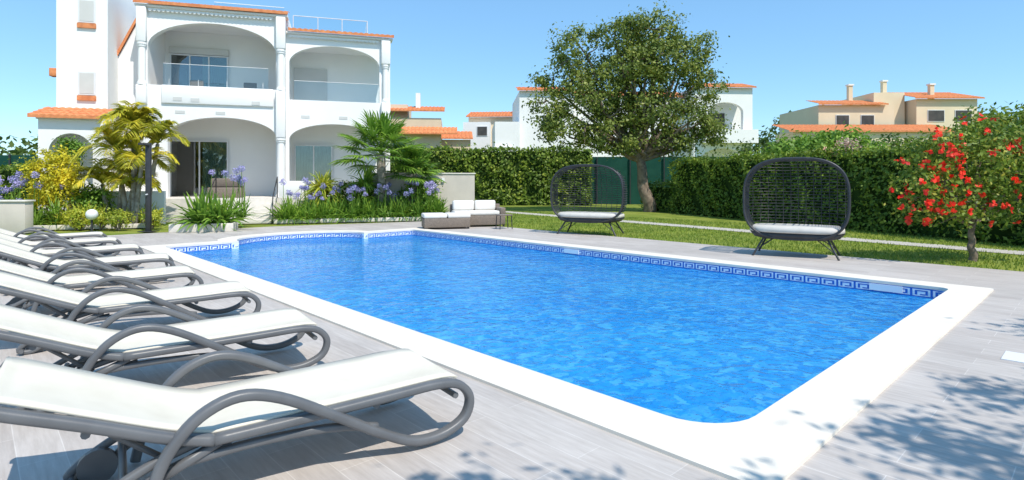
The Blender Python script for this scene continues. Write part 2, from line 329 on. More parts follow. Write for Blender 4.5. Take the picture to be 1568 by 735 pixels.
# ------------------------------------------------ sun loungers
def lounger():
    e=empty('sun_lounger')
    side=[(-1.56,.02),(-1.53,.15),(-1.46,.32),(-1.34,.45),(-1.18,.505),(-1.0,.46),(-.75,.32),(-.5,.16),(-.3,.06),(-.12,.05),(.03,.11),(.07,.22),(.0,.31),(-.14,.34),(-.4,.335),(-.85,.325),(-1.28,.32)]
    back=[(-1.28,.32),(-1.45,.37),(-1.75,.50),(-2.02,.61),(-2.08,.645)]
    rear=[(-1.28,.30),(-1.5,.24),(-1.72,.13),(-1.84,.03),(-1.78,-.0),(-1.7,.03),(-1.6,.12),(-1.42,.2),(-1.2,.24)]
    Wd=.68
    lines=[];l2=[]
    for y in (0,Wd):
        s=-1 if y==0 else 1
        lines.append(crom([(x,y+s*.03*(1 if (i<7) else 0),z) for i,(x,z) in enumerate(side)],5))
        lines.append(crom([(x,y,z) for x,z in back],4))
        l2.append(crom([(x,y+(-s)*.05,z+.02) for x,z in rear],4))
        l2.append([(-1.5,y,.2),(-1.25,y-s*.02,.3)])
        l2.append(crom([(-.5,y,.19),(-.75,y-s*.02,.235),(-1.1,y-s*.03,.25),(-1.4,y-s*.02,.24)],4))
    prof=[]
    for i in range(14):
        t=2*math.pi*(i+.5)/14; c,s=math.cos(t),math.sin(t); prof.append((math.copysign(abs(c)**.65,c),math.copysign(abs(s)**.65,s)))
    def flat(name,lines,w,h):
        vs=[];fs=[]
        for Ln in lines:
            Ln=[np.array(p,float) for p in Ln]; b0=len(vs); m=len(Ln)
            for i,p in enumerate(Ln):
                d=Ln[min(i+1,m-1)]-Ln[max(i-1,0)]; d/=np.linalg.norm(d)+1e-9
                sd=np.array([0,1,0.]); up=np.cross(d,sd); up/=np.linalg.norm(up)+1e-9
                for (a,b) in prof: vs.append(p+sd*a*w/2+up*b*h/2)
            k=len(prof)
            for i in range(m-1):
                for j in range(k): fs.append((b0+i*k+j,b0+i*k+(j+1)%k,b0+(i+1)*k+(j+1)%k,b0+(i+1)*k+j))
            fs.append(tuple(b0+j for j in range(k))[::-1]); fs.append(tuple(b0+(m-1)*k+j for j in range(k)))
        return mk(name,vs,fs,FRAME,e,smooth=True)
    flat('side_frames',lines,.064,.05); flat('rear_legs',l2,.042,.04)
    tube('cross_bars',[[(x,0,z),(x,Wd,z)] for x,z in ((-.02,.25),(-.5,.30),(-1.28,.30),(-1.62,.15),(-2.06,.63),(-1.75,.46),(-1.82,.04))],.018,FRAME,e)
    tube('recline_struts',[[(-1.75,y,.46),(-1.45,y,.22)] for y in (.14,Wd-.14)],.014,FRAME,e)
    for y in (.09,Wd-.09):
        vs=[];fs=[]
        for i in range(20):
            t=2*math.pi*i/20
            for yy in (-.018,.018): vs.append((-1.72+.085*math.cos(t),y+yy,.085+.085*math.sin(t)))
        for i in range(20): fs.append((2*i,2*i+1,(2*i+3)%40,(2*i+2)%40))
        fs.append(tuple(range(0,40,2))); fs.append(tuple(range(39,0,-2)))
        mk('wheel',vs,fs,FRAME,e)
    prof2=[(.01,.335),(-.1,.36),(-.5,.352),(-.9,.345),(-1.22,.338),(-1.3,.345),(-1.45,.395),(-1.75,.525),(-2.0,.635),(-2.07,.655)]
    cp=crom([(x,0,z) for x,z in prof2],4); vs=[];fs=[]
    ny=8
    for i,p in enumerate(cp):
        for j in range(ny+1):
            t=j/ny; sag=-.028*math.sin(math.pi*t)*(1 if 2<i<len(cp)-3 else .3)
            vs.append((p[0]-(.03*abs(2*t-1)**3 if i==0 else 0),.022+(Wd-.044)*t,p[2]+sag+.008))
    for i in range(len(cp)-1):
        for j in range(ny): fs.append((i*(ny+1)+j,i*(ny+1)+j+1,(i+1)*(ny+1)+j+1,(i+1)*(ny+1)+j))
    o=mk('sling_seat',vs,fs,SLING,e,smooth=True); s=o.modifiers.new('s','SOLIDIFY'); s.thickness=.016; s.offset=0
    tube('sling_seam',[[(cp[i][0],y,cp[i][2]+.008) for i in range(1,len(cp)-1)] for y in (.06,Wd-.06)],.003,SLING,e,res=1)
    return e
lg=lounger()
kids=list(lg.children)
HEAD=35
base=np.array([-.31,3.34]); step=np.array([-1.205,1.27])
lg.location=(base[0],base[1],0); lg.rotation_euler=(0,0,R(HEAD))
for i in range(1,8):
    p=base+step*i+rng.normal(0,.04,2)
    e=bpy.data.objects.new('sun_lounger',None); e.empty_display_size=.1; link(e); e.location=(p[0],p[1],0); e.rotation_euler=(0,0,R(HEAD+rng.normal(0,1.5)))
    for k in kids:
        c=k.copy(); link(c,e)

# ------------------------------------------------ daybeds
def daybed(x,y,rz,sx_=1.0):
    e=empty('rattan_daybed',(x,y,0),rz); e.scale=(sx_,1,1)
    a,b,D=1.03,.79,.60; zc=1.15; n_=3.0; yf=-.42
    def wid(z):
        q=abs(z/b)**(2.6 if z>0 else 3.4); return a*max(1-q,0)**(1/2.8)
    def rim(yv,sc_=1):
        pts=[]
        for i in range(80):
            t=2*math.pi*i/80; c,s=math.cos(t),math.sin(t); z=b*math.copysign(abs(s)**(.72 if s>0 else .62),s)
            pts.append((sc_*a*math.copysign(abs(c)**.70,c),yv,zc+sc_*z))
        return pts
    H=[];V=[]
    nz=25
    for k in range(nz):
        z=-b+2*b*(k+.5)/nz; xm=wid(z); dz=D*max(1-abs(z/b)**3,0.02)**(1/3)
        L=[(-xm,yf,zc+z)]
        for i in range(25):
            t=math.pi*(1-i/24); c,s=math.cos(t),math.sin(t)
            L.append((xm*math.copysign(abs(c)**.7,c),dz*abs(s)**.8,zc+z))
        L.append((xm,yf,zc+z)); H.append(L)
    nx=13
    for k in range(nx):
        x_=-a+2*a*(k+.5)/nx; zm=b*max(1-abs(x_/a)**n_,0)**(1/n_); dx=D*max(1-abs(x_/a)**3,0.02)**(1/3)
        L=[(x_,yf,zc+zm)]
        for i in range(17):
            t=math.pi*(.5-i/16); c,s=math.cos(t),math.sin(t)
            L.append((x_,dx*abs(c)**.75,zc+zm*math.copysign(abs(s)**.75,s)))
        L.append((x_,yf,zc-zm)); V.append(L)
    tube('woven_cage',H,.009,DKMET,e,res=1); tube('cage_ribs',V,.007,DKMET,e,res=1)
    S=[]
    for k in range(5):
        y_=yf+.08+.09*k; S.append(rim(y_,.992-.006*k))
    tube('side_rings',S,.010,DKMET,e,cyc=True,res=1)
    tube('front_rim',[rim(yf)],.025,DKMET,e,cyc=True)
    def oval(zz,sx,y0,y1,nn=40):
        out=[]
        for i in range(nn):
            t=2*math.pi*i/nn; c,s=math.cos(t),math.sin(t)
            out.append((sx*math.copysign(abs(c)**.6,c),(y0+y1)/2+(y1-y0)/2*math.copysign(abs(s)**.6,s),zz))
        return out
    def lump(name,levels,m_):
        vs=[];fs=[];nn=40
        for lv in levels: vs+=oval(*lv)
        for i in range(len(levels)-1):
            for j in range(nn): fs.append((i*nn+j,i*nn+(j+1)%nn,(i+1)*nn+(j+1)%nn,(i+1)*nn+j))
        fs.append(tuple(range(nn))[::-1]); fs.append(tuple((len(levels)-1)*nn+j for j in range(nn)))
        mk(name,vs,fs,m_,e,smooth=True)
    lump('seat_base',[(.355,.75,-.40,.42),(.38,.86,-.45,.5),(.47,.95,-.46,.54)],DKMET)
    lump('seat_cushion',[(.475,.90,-.46,.46),(.50,.95,-.50,.5),(.57,.94,-.49,.49),(.605,.86,-.43,.44)],CUSH)
    tube('legs',[[(sx*.62,sy*.32+.02,.38),(sx*.84,sy*.46+.02,.0)] for sx in(-1,1) for sy in(-1,1)]+[[(-.62,-.30,.36),(.62,-.30,.36)],[(-.62,.34,.36),(.62,.34,.36)]],.022,DKMET,e)
    tube('leg_braces',[[(sx*.4,sy*.3,.37),(sx*.76,sy*.42+.02,.13)] for sx in(-1,1) for sy in(-1,1)],.010,DKMET,e)
    return e
daybed(5.72,11.5,PA-90+16,.90)
daybed(2.22,16.2,PA-90+22)

# ------------------------------------------------ lounge sofa set
def sofaset():
    e=empty('outdoor_sofa',(-1.25,19.0,0),15)
    box('base',-.75,.95,-.45,.45,.06,.38,WICK,e,.02)
    box('back',-.75,.95,.32,.5,.38,.72,WICK,e,.03)
    box('armrest',.78,.96,-.46,.5,.38,.62,WICK,e,.03)
    box('seat_cushion',-.73,.76,-.46,.3,.385,.52,CUSHW,e,.045,3)
    for i in range(2):
        box('back_cushion',-.7+.74*i,.02+.74*i,.12,.3,.52,.85,CUSHW,e,.06,3)
    for x in(-.7,.9):
        for y in(-.4,.45): box('foot',x-.03,x+.03,y-.03,y+.03,0,.06,DKMET,e)
    f=empty('outdoor_ottoman',(-2.1,18.1,0),15)
    box('base',-.72,.72,-.4,.4,.05,.34,WICK,f,.02)
    box('cushion',-.73,-.01,-.41,.41,.345,.48,CUSHW,f,.045,3)
    box('cushion',.01,.73,-.41,.41,.345,.48,CUSHW,f,.045,3)
    for x in(-.66,.66):
        for y in(-.34,.34): box('foot',x-.03,x+.03,y-.03,y+.03,0,.05,DKMET,f)
    t=empty('side_table',(-.25,17.9,0),20)
    box('table_top',-.22,.22,-.22,.22,.42,.45,WICK,t,.01)
    tube('table_legs',[[(sx*.18,sy*.18,.42),(sx*.2,sy*.2,0)] for sx in(-1,1) for sy in(-1,1)],.015,DKMET,t)
sofaset()

# ------------------------------------------------ house
def arch_wall(name,x0,x1,z0,z1,y0,y1,ops,mat_,parent):
    xs={x0,x1}
    for (a,b,sill,spr,top) in ops:
        for i in range(29): xs.add((a+b)/2-(b-a)/2*math.cos(math.pi*i/28))
    xs=sorted(x for x in xs if x0-1e-6<=x<=x1+1e-6)
    V=[];F=[]
    def quad(*p):
        k=len(V); V.extend(p); F.append((k,k+1,k+2,k+3))
    def az(op,x):
        a,b,sill,spr,top=op; t=(x-(a+b)/2)/((b-a)/2); return spr+(top-spr)*math.sqrt(max(0,1-t*t))
    for l,r in zip(xs,xs[1:]):
        if r-l<1e-5: continue
        m=(l+r)/2; act=sorted([o for o in ops if o[0]<m<o[1]],key=lambda o:o[2])
        cur=(z0,z0); sp=[]
        for o in act:
            if o[2]>cur[0]+1e-4: sp.append((cur,(o[2],o[2])))
            cur=(az(o,l),az(o,r))
        sp.append((cur,(z1,z1)))
        for (lo,hi) in sp:
            quad((l,y0,lo[0]),(r,y0,lo[1]),(r,y0,hi[1]),(l,y0,hi[0]))
            quad((r,y1,lo[1]),(l,y1,lo[0]),(l,y1,hi[0]),(r,y1,hi[1]))
            quad((l,y0,hi[0]),(r,y0,hi[1]),(r,y1,hi[1]),(l,y1,hi[0]))
            quad((l,y1,lo[0]),(r,y1,lo[1]),(r,y0,lo[1]),(l,y0,lo[0]))
    for (a,b,sill,spr,top) in ops:
        quad((a,y0,sill),(a,y1,sill),(a,y1,spr),(a,y0,spr)); quad((b,y1,sill),(b,y0,sill),(b,y0,spr),(b,y1,spr))
    quad((x0,y1,z0),(x0,y0,z0),(x0,y0,z1),(x0,y1,z1)); quad((x1,y0,z0),(x1,y1,z0),(x1,y1,z1),(x1,y0,z1))
    return mk(name,V,F,mat_,parent)
def tile_roof(name,x0,x1,ya,za,yb,zb,parent,per=.22,amp=.04,mat_=None):
    nx=max(int((x1-x0)/per*6),6); rows=max(int(math.hypot(yb-ya,zb-za)/.35),1); vs=[];fs=[]
    lv=[(ya,za-.07,0)]
    for r in range(rows):
        for t,dz in ((r/rows,.02),((r+1)/rows,-.005)):
            lv.append((ya+(yb-ya)*t,za+(zb-za)*t+dz,1))
    for (y,z,am) in lv:
        for i in range(nx+1):
            x=x0+(x1-x0)*i/nx; ph=2*math.pi*(x-x0)/per
            h=amp*abs(math.cos(ph/2))
            vs.append((x,y,z+(h if am else 0)))
    for k in range(len(lv)-1):
        for i in range(nx): fs.append((k*(nx+1)+i,k*(nx+1)+i+1,(k+1)*(nx+1)+i+1,(k+1)*(nx+1)+i))
    return mk(name,vs,fs,mat_ or TERRA,parent)
def column(name,x,y,z0,z1,r,parent):
    prof=[(z0,r*1.3),(z0+.08,r*1.3),(z0+.1,r*1.1),(z0+.16,r),((z0+z1)/2,r*1.02),(z1-.2,r*.9),(z1-.16,r*1.1),(z1-.1,r*1.15),(z1-.08,r*1.3),(z1,r*1.3)]
    vs=[];fs=[];k=16
    for z,rr in prof:
        for i in range(k): t=2*math.pi*i/k; vs.append((x+rr*math.cos(t),y+rr*math.sin(t),z))
    for j in range(len(prof)-1):
        for i in range(k): fs.append((j*k+i,j*k+(i+1)%k,(j+1)*k+(i+1)%k,(j+1)*k+i))
    fs.append(tuple(range(k))[::-1])
    mk(name,vs,fs,WHITE,parent)
def sliding_door(nm,x0,x1,z0,z1,y,parent,curt=.5,leafs=2):
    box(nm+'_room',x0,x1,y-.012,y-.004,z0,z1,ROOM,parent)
    if curt>0:
        V=[];F=[];xa=x1-(x1-x0)*curt; k=60
        for i in range(k+1):
            x=xa+(x1-xa)*i/k; yy=y-.035+.02*math.sin(i*1.3)
            V+= [(x,yy,z0),(x,yy,z1)]
        for i in range(k): F.append((2*i,2*i+2,2*i+3,2*i+1))
        mk(nm+'_curtain',V,F,CURT,parent,smooth=True)
    box(nm+'_glass',x0,x1,y-.075,y-.07,z0,z1,WINGL,parent)
    w=.05
    for i in range(leafs+1):
        xx=x0+(x1-x0)*i/leafs; box(nm+'_frame_post',xx-w/2,xx+w/2,y-.11,y-.065,z0,z1,FRW,parent)
    box(nm+'_frame_top',x0-w/2,x1+w/2,y-.112,y-.06,z1,z1+w,FRW,parent)
h=empty('white_villa',(-14.03,21.5,0),17)
B1=5.13; B2=9.3; R2=.35; LD=2.3
arch_wall('facade_left_bay',0,B1,0,8.05,0,.32,[(.28,4.78,5.15,6.6,7.62),(.95,4.78,.852,3.25,3.98)],WHITE,h)
arch_wall('facade_right_bay',B1,B2,0,7.5,R2,R2+.3,[(B1+.12,8.85,4.83,6.35,7.12),(B1+.12,8.85,.852,3.2,3.87)],WHITE,h)
box('loggia_rear_wall',.0,B2-.02,LD,9,.0,7.48,WHITE,h)
box('upper_body',.0,B1-.02,LD+.003,9,7.48,8.05,WHITE,h)
box('side_wall',.0,.28,.32,LD,0,8.05,WHITE,h)
box('partition_wall',B1-.3,B1-.0,.32,LD,0,8.05,WHITE,h)
box('upper_floor_left',.28,B1-.3,.32,LD,4.35,4.72,WHITE,h)
box('upper_floor_right',B1,B2-.02,R2+.3,LD,4.2,4.5,WHITE,h)
box('ceiling_left',.28,B1-.3,.32,LD,7.75,7.9,WHITE,h)
box('ceiling_right',B1,B2-.02,R2+.3,LD,7.22,7.3,WHITE,h)
box('balcony_band_left',.75,4.7,-.08,-.001,4.45,5.153,WHITE,h,.03)
column('column_upper_left',.12,-.10,5.1,6.7,.13,h)
column('column_upper_mid',4.97,-.10,5.1,6.75,.14,h)
column('column_lower_mid',4.97,-.12,.85,3.2,.15,h)
column('column_upper_right',B2-.2,R2-.08,4.85,6.45,.12,h)
column('column_lower_right',B2-.2,R2-.08,.85,3.2,.13,h)
box('column_pedestal_mid',4.79,5.15,-.27,-.002,3.2,5.1,WHITE,h,.04)
box('column_head_mid',4.79,5.15,-.26,-.002,6.75,8.04,WHITE,h,.04)
box('column_pedestal_left',-.06,.29,-.25,-.002,4.4,5.1,WHITE,h,.04)
box('column_head_left',-.05,.28,-.24,-.002,6.7,8.04,WHITE,h,.04)
box('column_pedestal_right',B2-.38,B2-.0,R2-.23,R2-.002,3.2,4.85,WHITE,h,.04)
box('column_head_right',B2-.38,B2-.0,R2-.23,R2-.002,6.45,7.49,WHITE,h,.04)
def scallops(nm,x0,x1,y,z):
    V=[];F=[];w=.15;k=int((x1-x0)/w)
    for i in range(k):
        c=x0+(i+.5)*w; b=len(V)
        V.append((c,y,z))
        for j in range(9): t=math.pi*(1+j/8); V.append((c+w/2*math.cos(t),y,z+w*.7*math.sin(t)))
        for j in range(8): F.append((b,b+1+j,b+2+j))
    o=mk(nm,V,F,WHITE,h); s=o.modifiers.new('s','SOLIDIFY'); s.thickness=.04; s.offset=0
scallops('scallop_trim_left',.32,4.74,-.14,8.0); scallops('scallop_trim_right',B1+.1,B2-.4,R2-.12,7.45)
box('cornice_left',-.1,B1+.1,-.2,.35,8.05,8.13,WHITE,h,.01)
box('cornice_right',B1+.02,B2+.1,R2-.2,R2+.4,7.5,7.58,WHITE,h,.01)
tile_roof('roof_tiles_left',-.12,B1+.12,-.3,8.2,1.0,8.55,h)
tile_roof('roof_tiles_right',B1+.1,B2+.14,R2-.3,7.65,1.2,7.92,h)
box('roof_slab_left',-.0,B1,1.0,9,8.06,8.5,WHITE,h)
box('roof_slab_right',B1+.13,B2,1.22,9,7.51,7.85,WHITE,h)
box('roof_glass_railing',B1+.2,B2-.9,1.4,1.415,7.9,8.55,RAILGL,h)
tube('roof_railing_frame',[[(B1+.2,1.4,8.56),(B2-.9,1.4,8.56),(B2-.9,4.5,8.56)]]+[[(x,1.4,7.85),(x,1.4,8.56)] for x in (B1+.2,B1+1.2,B1+2.2,B2-.9)],.015,FRW,h)
box('roof_glass_railing_left',2.2,B1-.2,1.9,1.915,8.55,9.0,RAILGL,h)
tube('roof_railing_frame_left',[[(2.2,1.9,9.0),(B1-.2,1.9,9.0)]],.015,FRW,h)
box('balcony_glass_left',.8,4.5,-.02,-.008,5.157,5.97,RAILGL,h)
box('balcony_glass_right',B1+.3,B2-.45,R2+.08,R2+.092,4.84,5.62,RAILGL,h)
tube('balcony_glass_posts',[[(x,-.014,5.1),(x,-.014,5.4)] for x in (1.0,2.0,3.0,4.3)]+[[(.8,-.014,5.975),(4.5,-.014,5.975)],[(B1+.3,R2+.086,5.625),(B2-.45,R2+.086,5.625)]],.012,FRW,h)
sliding_door('ground_door_left',.5,2.65,.86,3.15,LD,h,.45)
sliding_door('upper_door_left',.5,2.65,4.74,6.75,LD,h,.45,3)
box('shutter_box',.45,2.7,LD-.16,LD-.002,6.82,7.08,SHUT,h)
sliding_door('ground_door_right',5.35,6.9,.86,3.05,LD,h,.97,2)
box('upper_shutter_right',5.3,6.7,LD-.05,LD-.002,4.52,6.5,SHUT,h)
for x in (1.4,3.4):
    box('balcony_chair_back',x,x+.5,1.35,1.42,5.1,5.6,WICK,h,.02); box('balcony_chair_seat',x,x+.5,.95,1.4,5.05,5.12,WICK,h,.02)
    tube('balcony_chair_legs',[[(x+a_,b_,4.72),(x+a_,b_,5.1)] for a_ in (.03,.47) for b_ in (.98,1.38)],.015,DKMET,h)
for x,z in ((1.15,4.62),(1.75,4.6),(3.9,4.56)):
    box('wall_vent',x,x+.3,-.095,-.081,z-.06,z+.08,SHUT,h)
for x in (1.2,2.6,5.7,7.2):
    yy=-.0 if x<5 else R2
    box('wall_vent_low',x,x+.34,yy-.012,yy-.002,4.08,4.2,SHUT,h)
box('terrace_floor',-1.0,B2+.2,-1.2,LD-.01,0,.85,KERB,h)
box('tower',-2.6,-1.0,-.05,4.5,0,12,WHITE,h)
for (z0,z1) in ((7.3,8.15),(4.65,5.5)):
    box('tower_window_frame',-1.92,-1.38,-.09,-.052,z0,z1,FRW,h)
    box('tower_window_pane',-1.87,-1.43,-.1,-.092,z0+.05,z1-.05,SHUT,h)
    box('tower_window_sill',-1.94,-1.36,-.13,-.053,z0-.2,z0-.03,TERRA,h)
mk('link_wall',[(-1,1,0),(0,1,0),(0,1,7.9),(-.35,1,7.7),(-1,1,6.3),(-1,4,0),(0,4,0),(0,4,7.9),(-.35,4,7.7),(-1,4,6.3)],[(0,1,2,3,4),(4,3,8,9),(3,2,7,8)],WHITE,h)
mk('link_roof_tiles',[(-1.0,.9,6.3),(-.35,.9,7.72),(-.35,1.3,7.72),(-1.0,1.3,6.3),(-1.0,.9,6.52),(-.35,.9,7.92),(-.35,1.3,7.92),(-1.0,1.3,6.52)],[(0,1,5,4),(4,5,6,7),(1,2,6,5)],TERRA,h)
box('tower_bracket',-2.85,-2.6,.0,.3,5.3,5.6,TERRA,h,.02)
arch_wall('porch_front',-2.65,-.75,0,3.62,-1.25,-1.0,[(-2.35,-1.05,.0,2.5,3.15)],WHITE,h)
box('porch_side',-2.64,-2.42,-1.0,-.051,0,3.62,WHITE,h)
box('porch_back',-2.42,-.76,-.3,-.06,.0,3.6,WHITE,h)
tile_roof('porch_roof_tiles',-2.85,-.75,-1.5,3.72,-.05,4.15,h)
box('porch_roof_slab',-2.7,-.76,-1.3,-.06,3.625,3.70,WHITE,h)
box('porch_low_wall',-1.2,1.4,-2.2,-2.0,0,1.15,WHITE,h,.01)
for i in range(5):
    box('step',2.9,4.9,-1.2-.34*(5-i),-1.2-.34*(4-i)+.0,0,.17*(i)+.14,KERB,h,.01)
tube('step_handrail',[[(2.85,-2.9,0),(2.85,-2.9,.9),(2.85,-1.3,1.65),(2.85,-1.3,.85)]],.02,DKMET,h)
tube('step_handrail_right',[[(4.95,-2.9,0),(4.95,-2.9,.9),(4.95,-1.3,1.65),(4.95,-1.3,.85)]],.02,DKMET,h)
box('terrace_low_wall',5.0,6.3,-1.15,-.98,.85,1.5,WHITE,h,.01)
box('terrace_sofa',2.4,3.6,-.5,.3,.85,1.25,WICK,h,.04); box('terrace_sofa_back',2.4,3.6,.1,.3,1.25,1.6,WICK,h,.04)

gw=empty('garden_wall',(-14.03,21.5,0),17)
box('wall_body',8.4,12.6,-1.45,-1.22,0,1.78,WALLG,gw); box('wall_cap',8.36,12.64,-1.49,-1.18,1.78,1.83,KERB,gw,.01)
for x in (9.8,11.2): box('wall_light',x,x+.12,-1.53,-1.452,1.45,1.62,PLASTICW,gw)
lw=empty('low_white_wall'); box('wall_body',-19,-13.9,16.3,16.6,0,.9,WALLG,lw,.01); box('wall_cap',-19.05,-13.86,16.26,16.64,.9,.95,KERB,lw,.01)

def to_h(x,y):
    return (-14.03+x*math.cos(R(17))-y*math.sin(R(17)),21.5+x*math.sin(R(17))+y*math.cos(R(17)))
# ------------------------------------------------ planting beds
bd=empty('planting_bed',(-14.03,21.5,0),17)
box('bed_soil',5.05,11.2,-2.95,-1.5,0,.10,SOIL,bd)
box('bed_kerb_front',5.0,11.3,-3.1,-2.95,0,.14,KERB,bd,.01)
box('bed_kerb_side',4.99,5.12,-2.95,-1.25,0,.14,KERB,bd,.01)
bl=empty('planting_bed',(-14.03,21.5,0),17)
box('bed_soil',-3.9,1.2,-3.7,-2.2,0,.10,SOIL,bl)
box('bed_kerb_front',-3.9,1.3,-3.85,-3.7,0,.14,KERB,bl,.01)
px=empty('planter_box',(-9.25,17.2,0),17)
for nm,a in (('front',(-.85,.85,-.45,-.38)),('rear',(-.85,.85,.38,.45)),('left_end',(-.85,-.78,-.38,.38)),('right_end',(.78,.85,-.38,.38))): box(nm,*a,0,.24,KERB,px,.01)
box('soil',-.78,.78,-.38,.38,0,.2,SOIL,px)

def strap_lines(cx,cy,cz,n_,ln,droop=.6,tilt=(.15,1.2)):
    out=[]
    for _ in range(n_):
        az=rng.uniform(0,2*math.pi); el=rng.uniform(*tilt); l=ln*rng.uniform(.6,1.15)
        d=np.array([math.cos(az)*math.sin(el),math.sin(az)*math.sin(el),math.cos(el)])
        p0=np.array([cx+rng.normal(0,.05),cy+rng.normal(0,.05),cz]); L=[]
        for k in range(6):
            t=k/5; L.append(p0+d*l*t+np.array([0,0,-droop*l*t*t*math.sin(el)]))
        out.append(L)
    return out
def agapanthus(name,spots,nflow,leaf,hstem,ln=.6,n_=26,w=.035,fl=True,spread=.15):
    e=empty(name); lines=[]
    for (x,y,z) in spots: lines+=strap_lines(x,y,z,n_,ln)
    ribbons('strap_leaves',lines,[w*rng.uniform(.7,1.2) for _ in lines],leaf,e)
    if fl:
        st=[];P=[];Nn=[]
        for _ in range(nflow):
            x,y,z=spots[rng.integers(len(spots))]; x+=rng.normal(0,spread); y+=rng.normal(0,spread); hh=hstem*rng.uniform(.72,1.3)
            tx,ty=x+rng.normal(0,.08),y+rng.normal(0,.08)
            st.append([(x,y,z),(tx,ty,z+hh)])
            d=unit(rng.normal(0,1,(110,3))); r=rng.uniform(.07,.13)
            P.append(np.array([tx,ty,z+hh])+d*r*rng.uniform(.6,1,(110,1))); Nn.append(d)
        tube('flower_stems',st,.009,L_STRAP,e,res=1)
        leaves('purple_umbels',np.concatenate(P),np.concatenate(Nn),.05,L_PURP,e,asp=.65,jit=.5)
    return e
spots=[]
for _ in range(140):
    x=rng.uniform(5.2,11.1); y=rng.uniform(-2.9,-1.9); X,Y=to_h(x,y); spots.append((X,Y,.1))
agapanthus('agapanthus_bed',spots,30,L_STRAP,1.15,ln=.95,w=.045,spread=.25)
spots=[(*to_h(rng.uniform(5.3,11.0),rng.uniform(-3.0,-2.7)),.1) for _ in range(20)]
agapanthus('agapanthus_row',spots,22,L_STRAP,1.05,ln=.7,w=.045,spread=.12)
spots=[(*to_h(rng.uniform(-1.4,1.2),rng.uniform(-3.6,-2.6)),.08) for _ in range(26)]
agapanthus('golden_grass_clump',spots,0,L_YG,.9,ln=.95,fl=False)
spots=[(*to_h(rng.uniform(-3.7,-1.2),rng.uniform(-3.6,-2.4)),.08) for _ in range(40)]
agapanthus('agapanthus_bed',spots,8,L_STRAP,1.1,ln=.8)
spots=[(-15.3+rng.uniform(-.9,1.3),17.6+rng.uniform(-.3,.5),.5) for _ in range(9)]
agapanthus('agapanthus_clump',spots,20,L_STRAP,.95,ln=.7,spread=.35)
spots=[(-9.25+rng.uniform(-.6,.6),17.25+rng.uniform(-.2,.2),.2) for _ in range(6)]
agapanthus('yucca_plant',spots,0,L_STRAP,1.0,ln=1.15,n_=50,w=.085,fl=False)
spots=[(-8.9+rng.uniform(-.6,.3),18.7+rng.uniform(-.2,.2),.3) for _ in range(6)]
agapanthus('agapanthus_clump',spots,9,L_STRAP,1.35,ln=.9,spread=.3)
e=empty('cordyline_shrub'); ls=[]
X,Y=to_h(8.2,-1.9)
for z in (.5,.8,1.1,1.4): ls+=strap_lines(X,Y,z,70,.95,.5,(.2,1.6))
ribbons('leaves',ls,[.075]*len(ls),L_STRAP,e); tube('stem',[[(X,Y,0),(X,Y,1.4)]],.07,PALMBARK,e)
e=empty('sago_shrub'); ls=[]
X,Y=to_h(6.6,-1.8)
for z in (.7,.95,1.1,1.25): ls+=strap_lines(X,Y,z,100,1.0,.7,(.3,1.5))
ribbons('leaves',ls,[.05]*len(ls),L_YG,e); tube('stem',[[(X,Y,0),(X,Y,.9)]],.1,PALMBARK,e)

def areca(name,x,y,stems,leafm,flen=1.7,nf=9):
    e=empty(name); tr=[];rad=[];lf=[];w=[];rach=[]
    for (dx,dy,hh,lx,ly) in stems:
        base=np.array([x+dx,y+dy,0.]); top=np.array([x+dx+lx,y+dy+ly,hh])
        L=[base+(top-base)*t for t in np.linspace(0,1,8)]; tr.append(L); rad.append([1.15-.4*i/7 for i in range(8)])
        for k in range(nf):
            az=2*math.pi*k/nf+rng.uniform(-.3,.3); el=rng.uniform(.12,.85); fl=flen*rng.uniform(.8,1.15)
            d=np.array([math.cos(az)*math.sin(el),math.sin(az)*math.sin(el),math.cos(el)])
            pr=[top+d*fl*t+np.array([0,0,-.75*fl*t*t*(.4+math.sin(el))]) for t in np.linspace(0,1,32)]
            rach.append(pr)
            for j in range(3,32):
                t=j/31; dd=unit(pr[min(j+1,31)]-pr[j-1]); side=unit(np.cross(dd,[0,0,1.]))
                ll=.6*math.sin(math.pi*(.15+.8*t))*flen/1.6
                for s in (-1,1):
                    o=unit(side*s+dd*.8+np.array([0,0,.2+rng.normal(0,.15)]))*ll
                    lf.append([pr[j],pr[j]+o*.5+np.array([0,0,.02]),pr[j]+o+np.array([0,0,-.3*ll])]); w.append(.045)
    tube('trunks',tr,.075,PALMBARK,e,radii=rad); tube('rachises',rach,.014,leafm,e,res=1); ribbons('fronds',lf,w,leafm,e)
    return e
X,Y=-12.2,18.4
areca('areca_palm',X,Y,[(0,0,3.0,.1,0),(.25,.15,2.7,.45,0),(-.2,.1,2.4,-.4,0),(.1,-.1,3.2,-.1,.1),(.1,-.1,2.0,.3,-.1)],L_ARECA,1.5,12)
areca('areca_palm',-13.2,18.7,[(0,0,1.4,-.2,0),(.3,0,1.7,.15,0),(.7,-.2,1.2,.2,0)],L_ARECA,1.35,11)

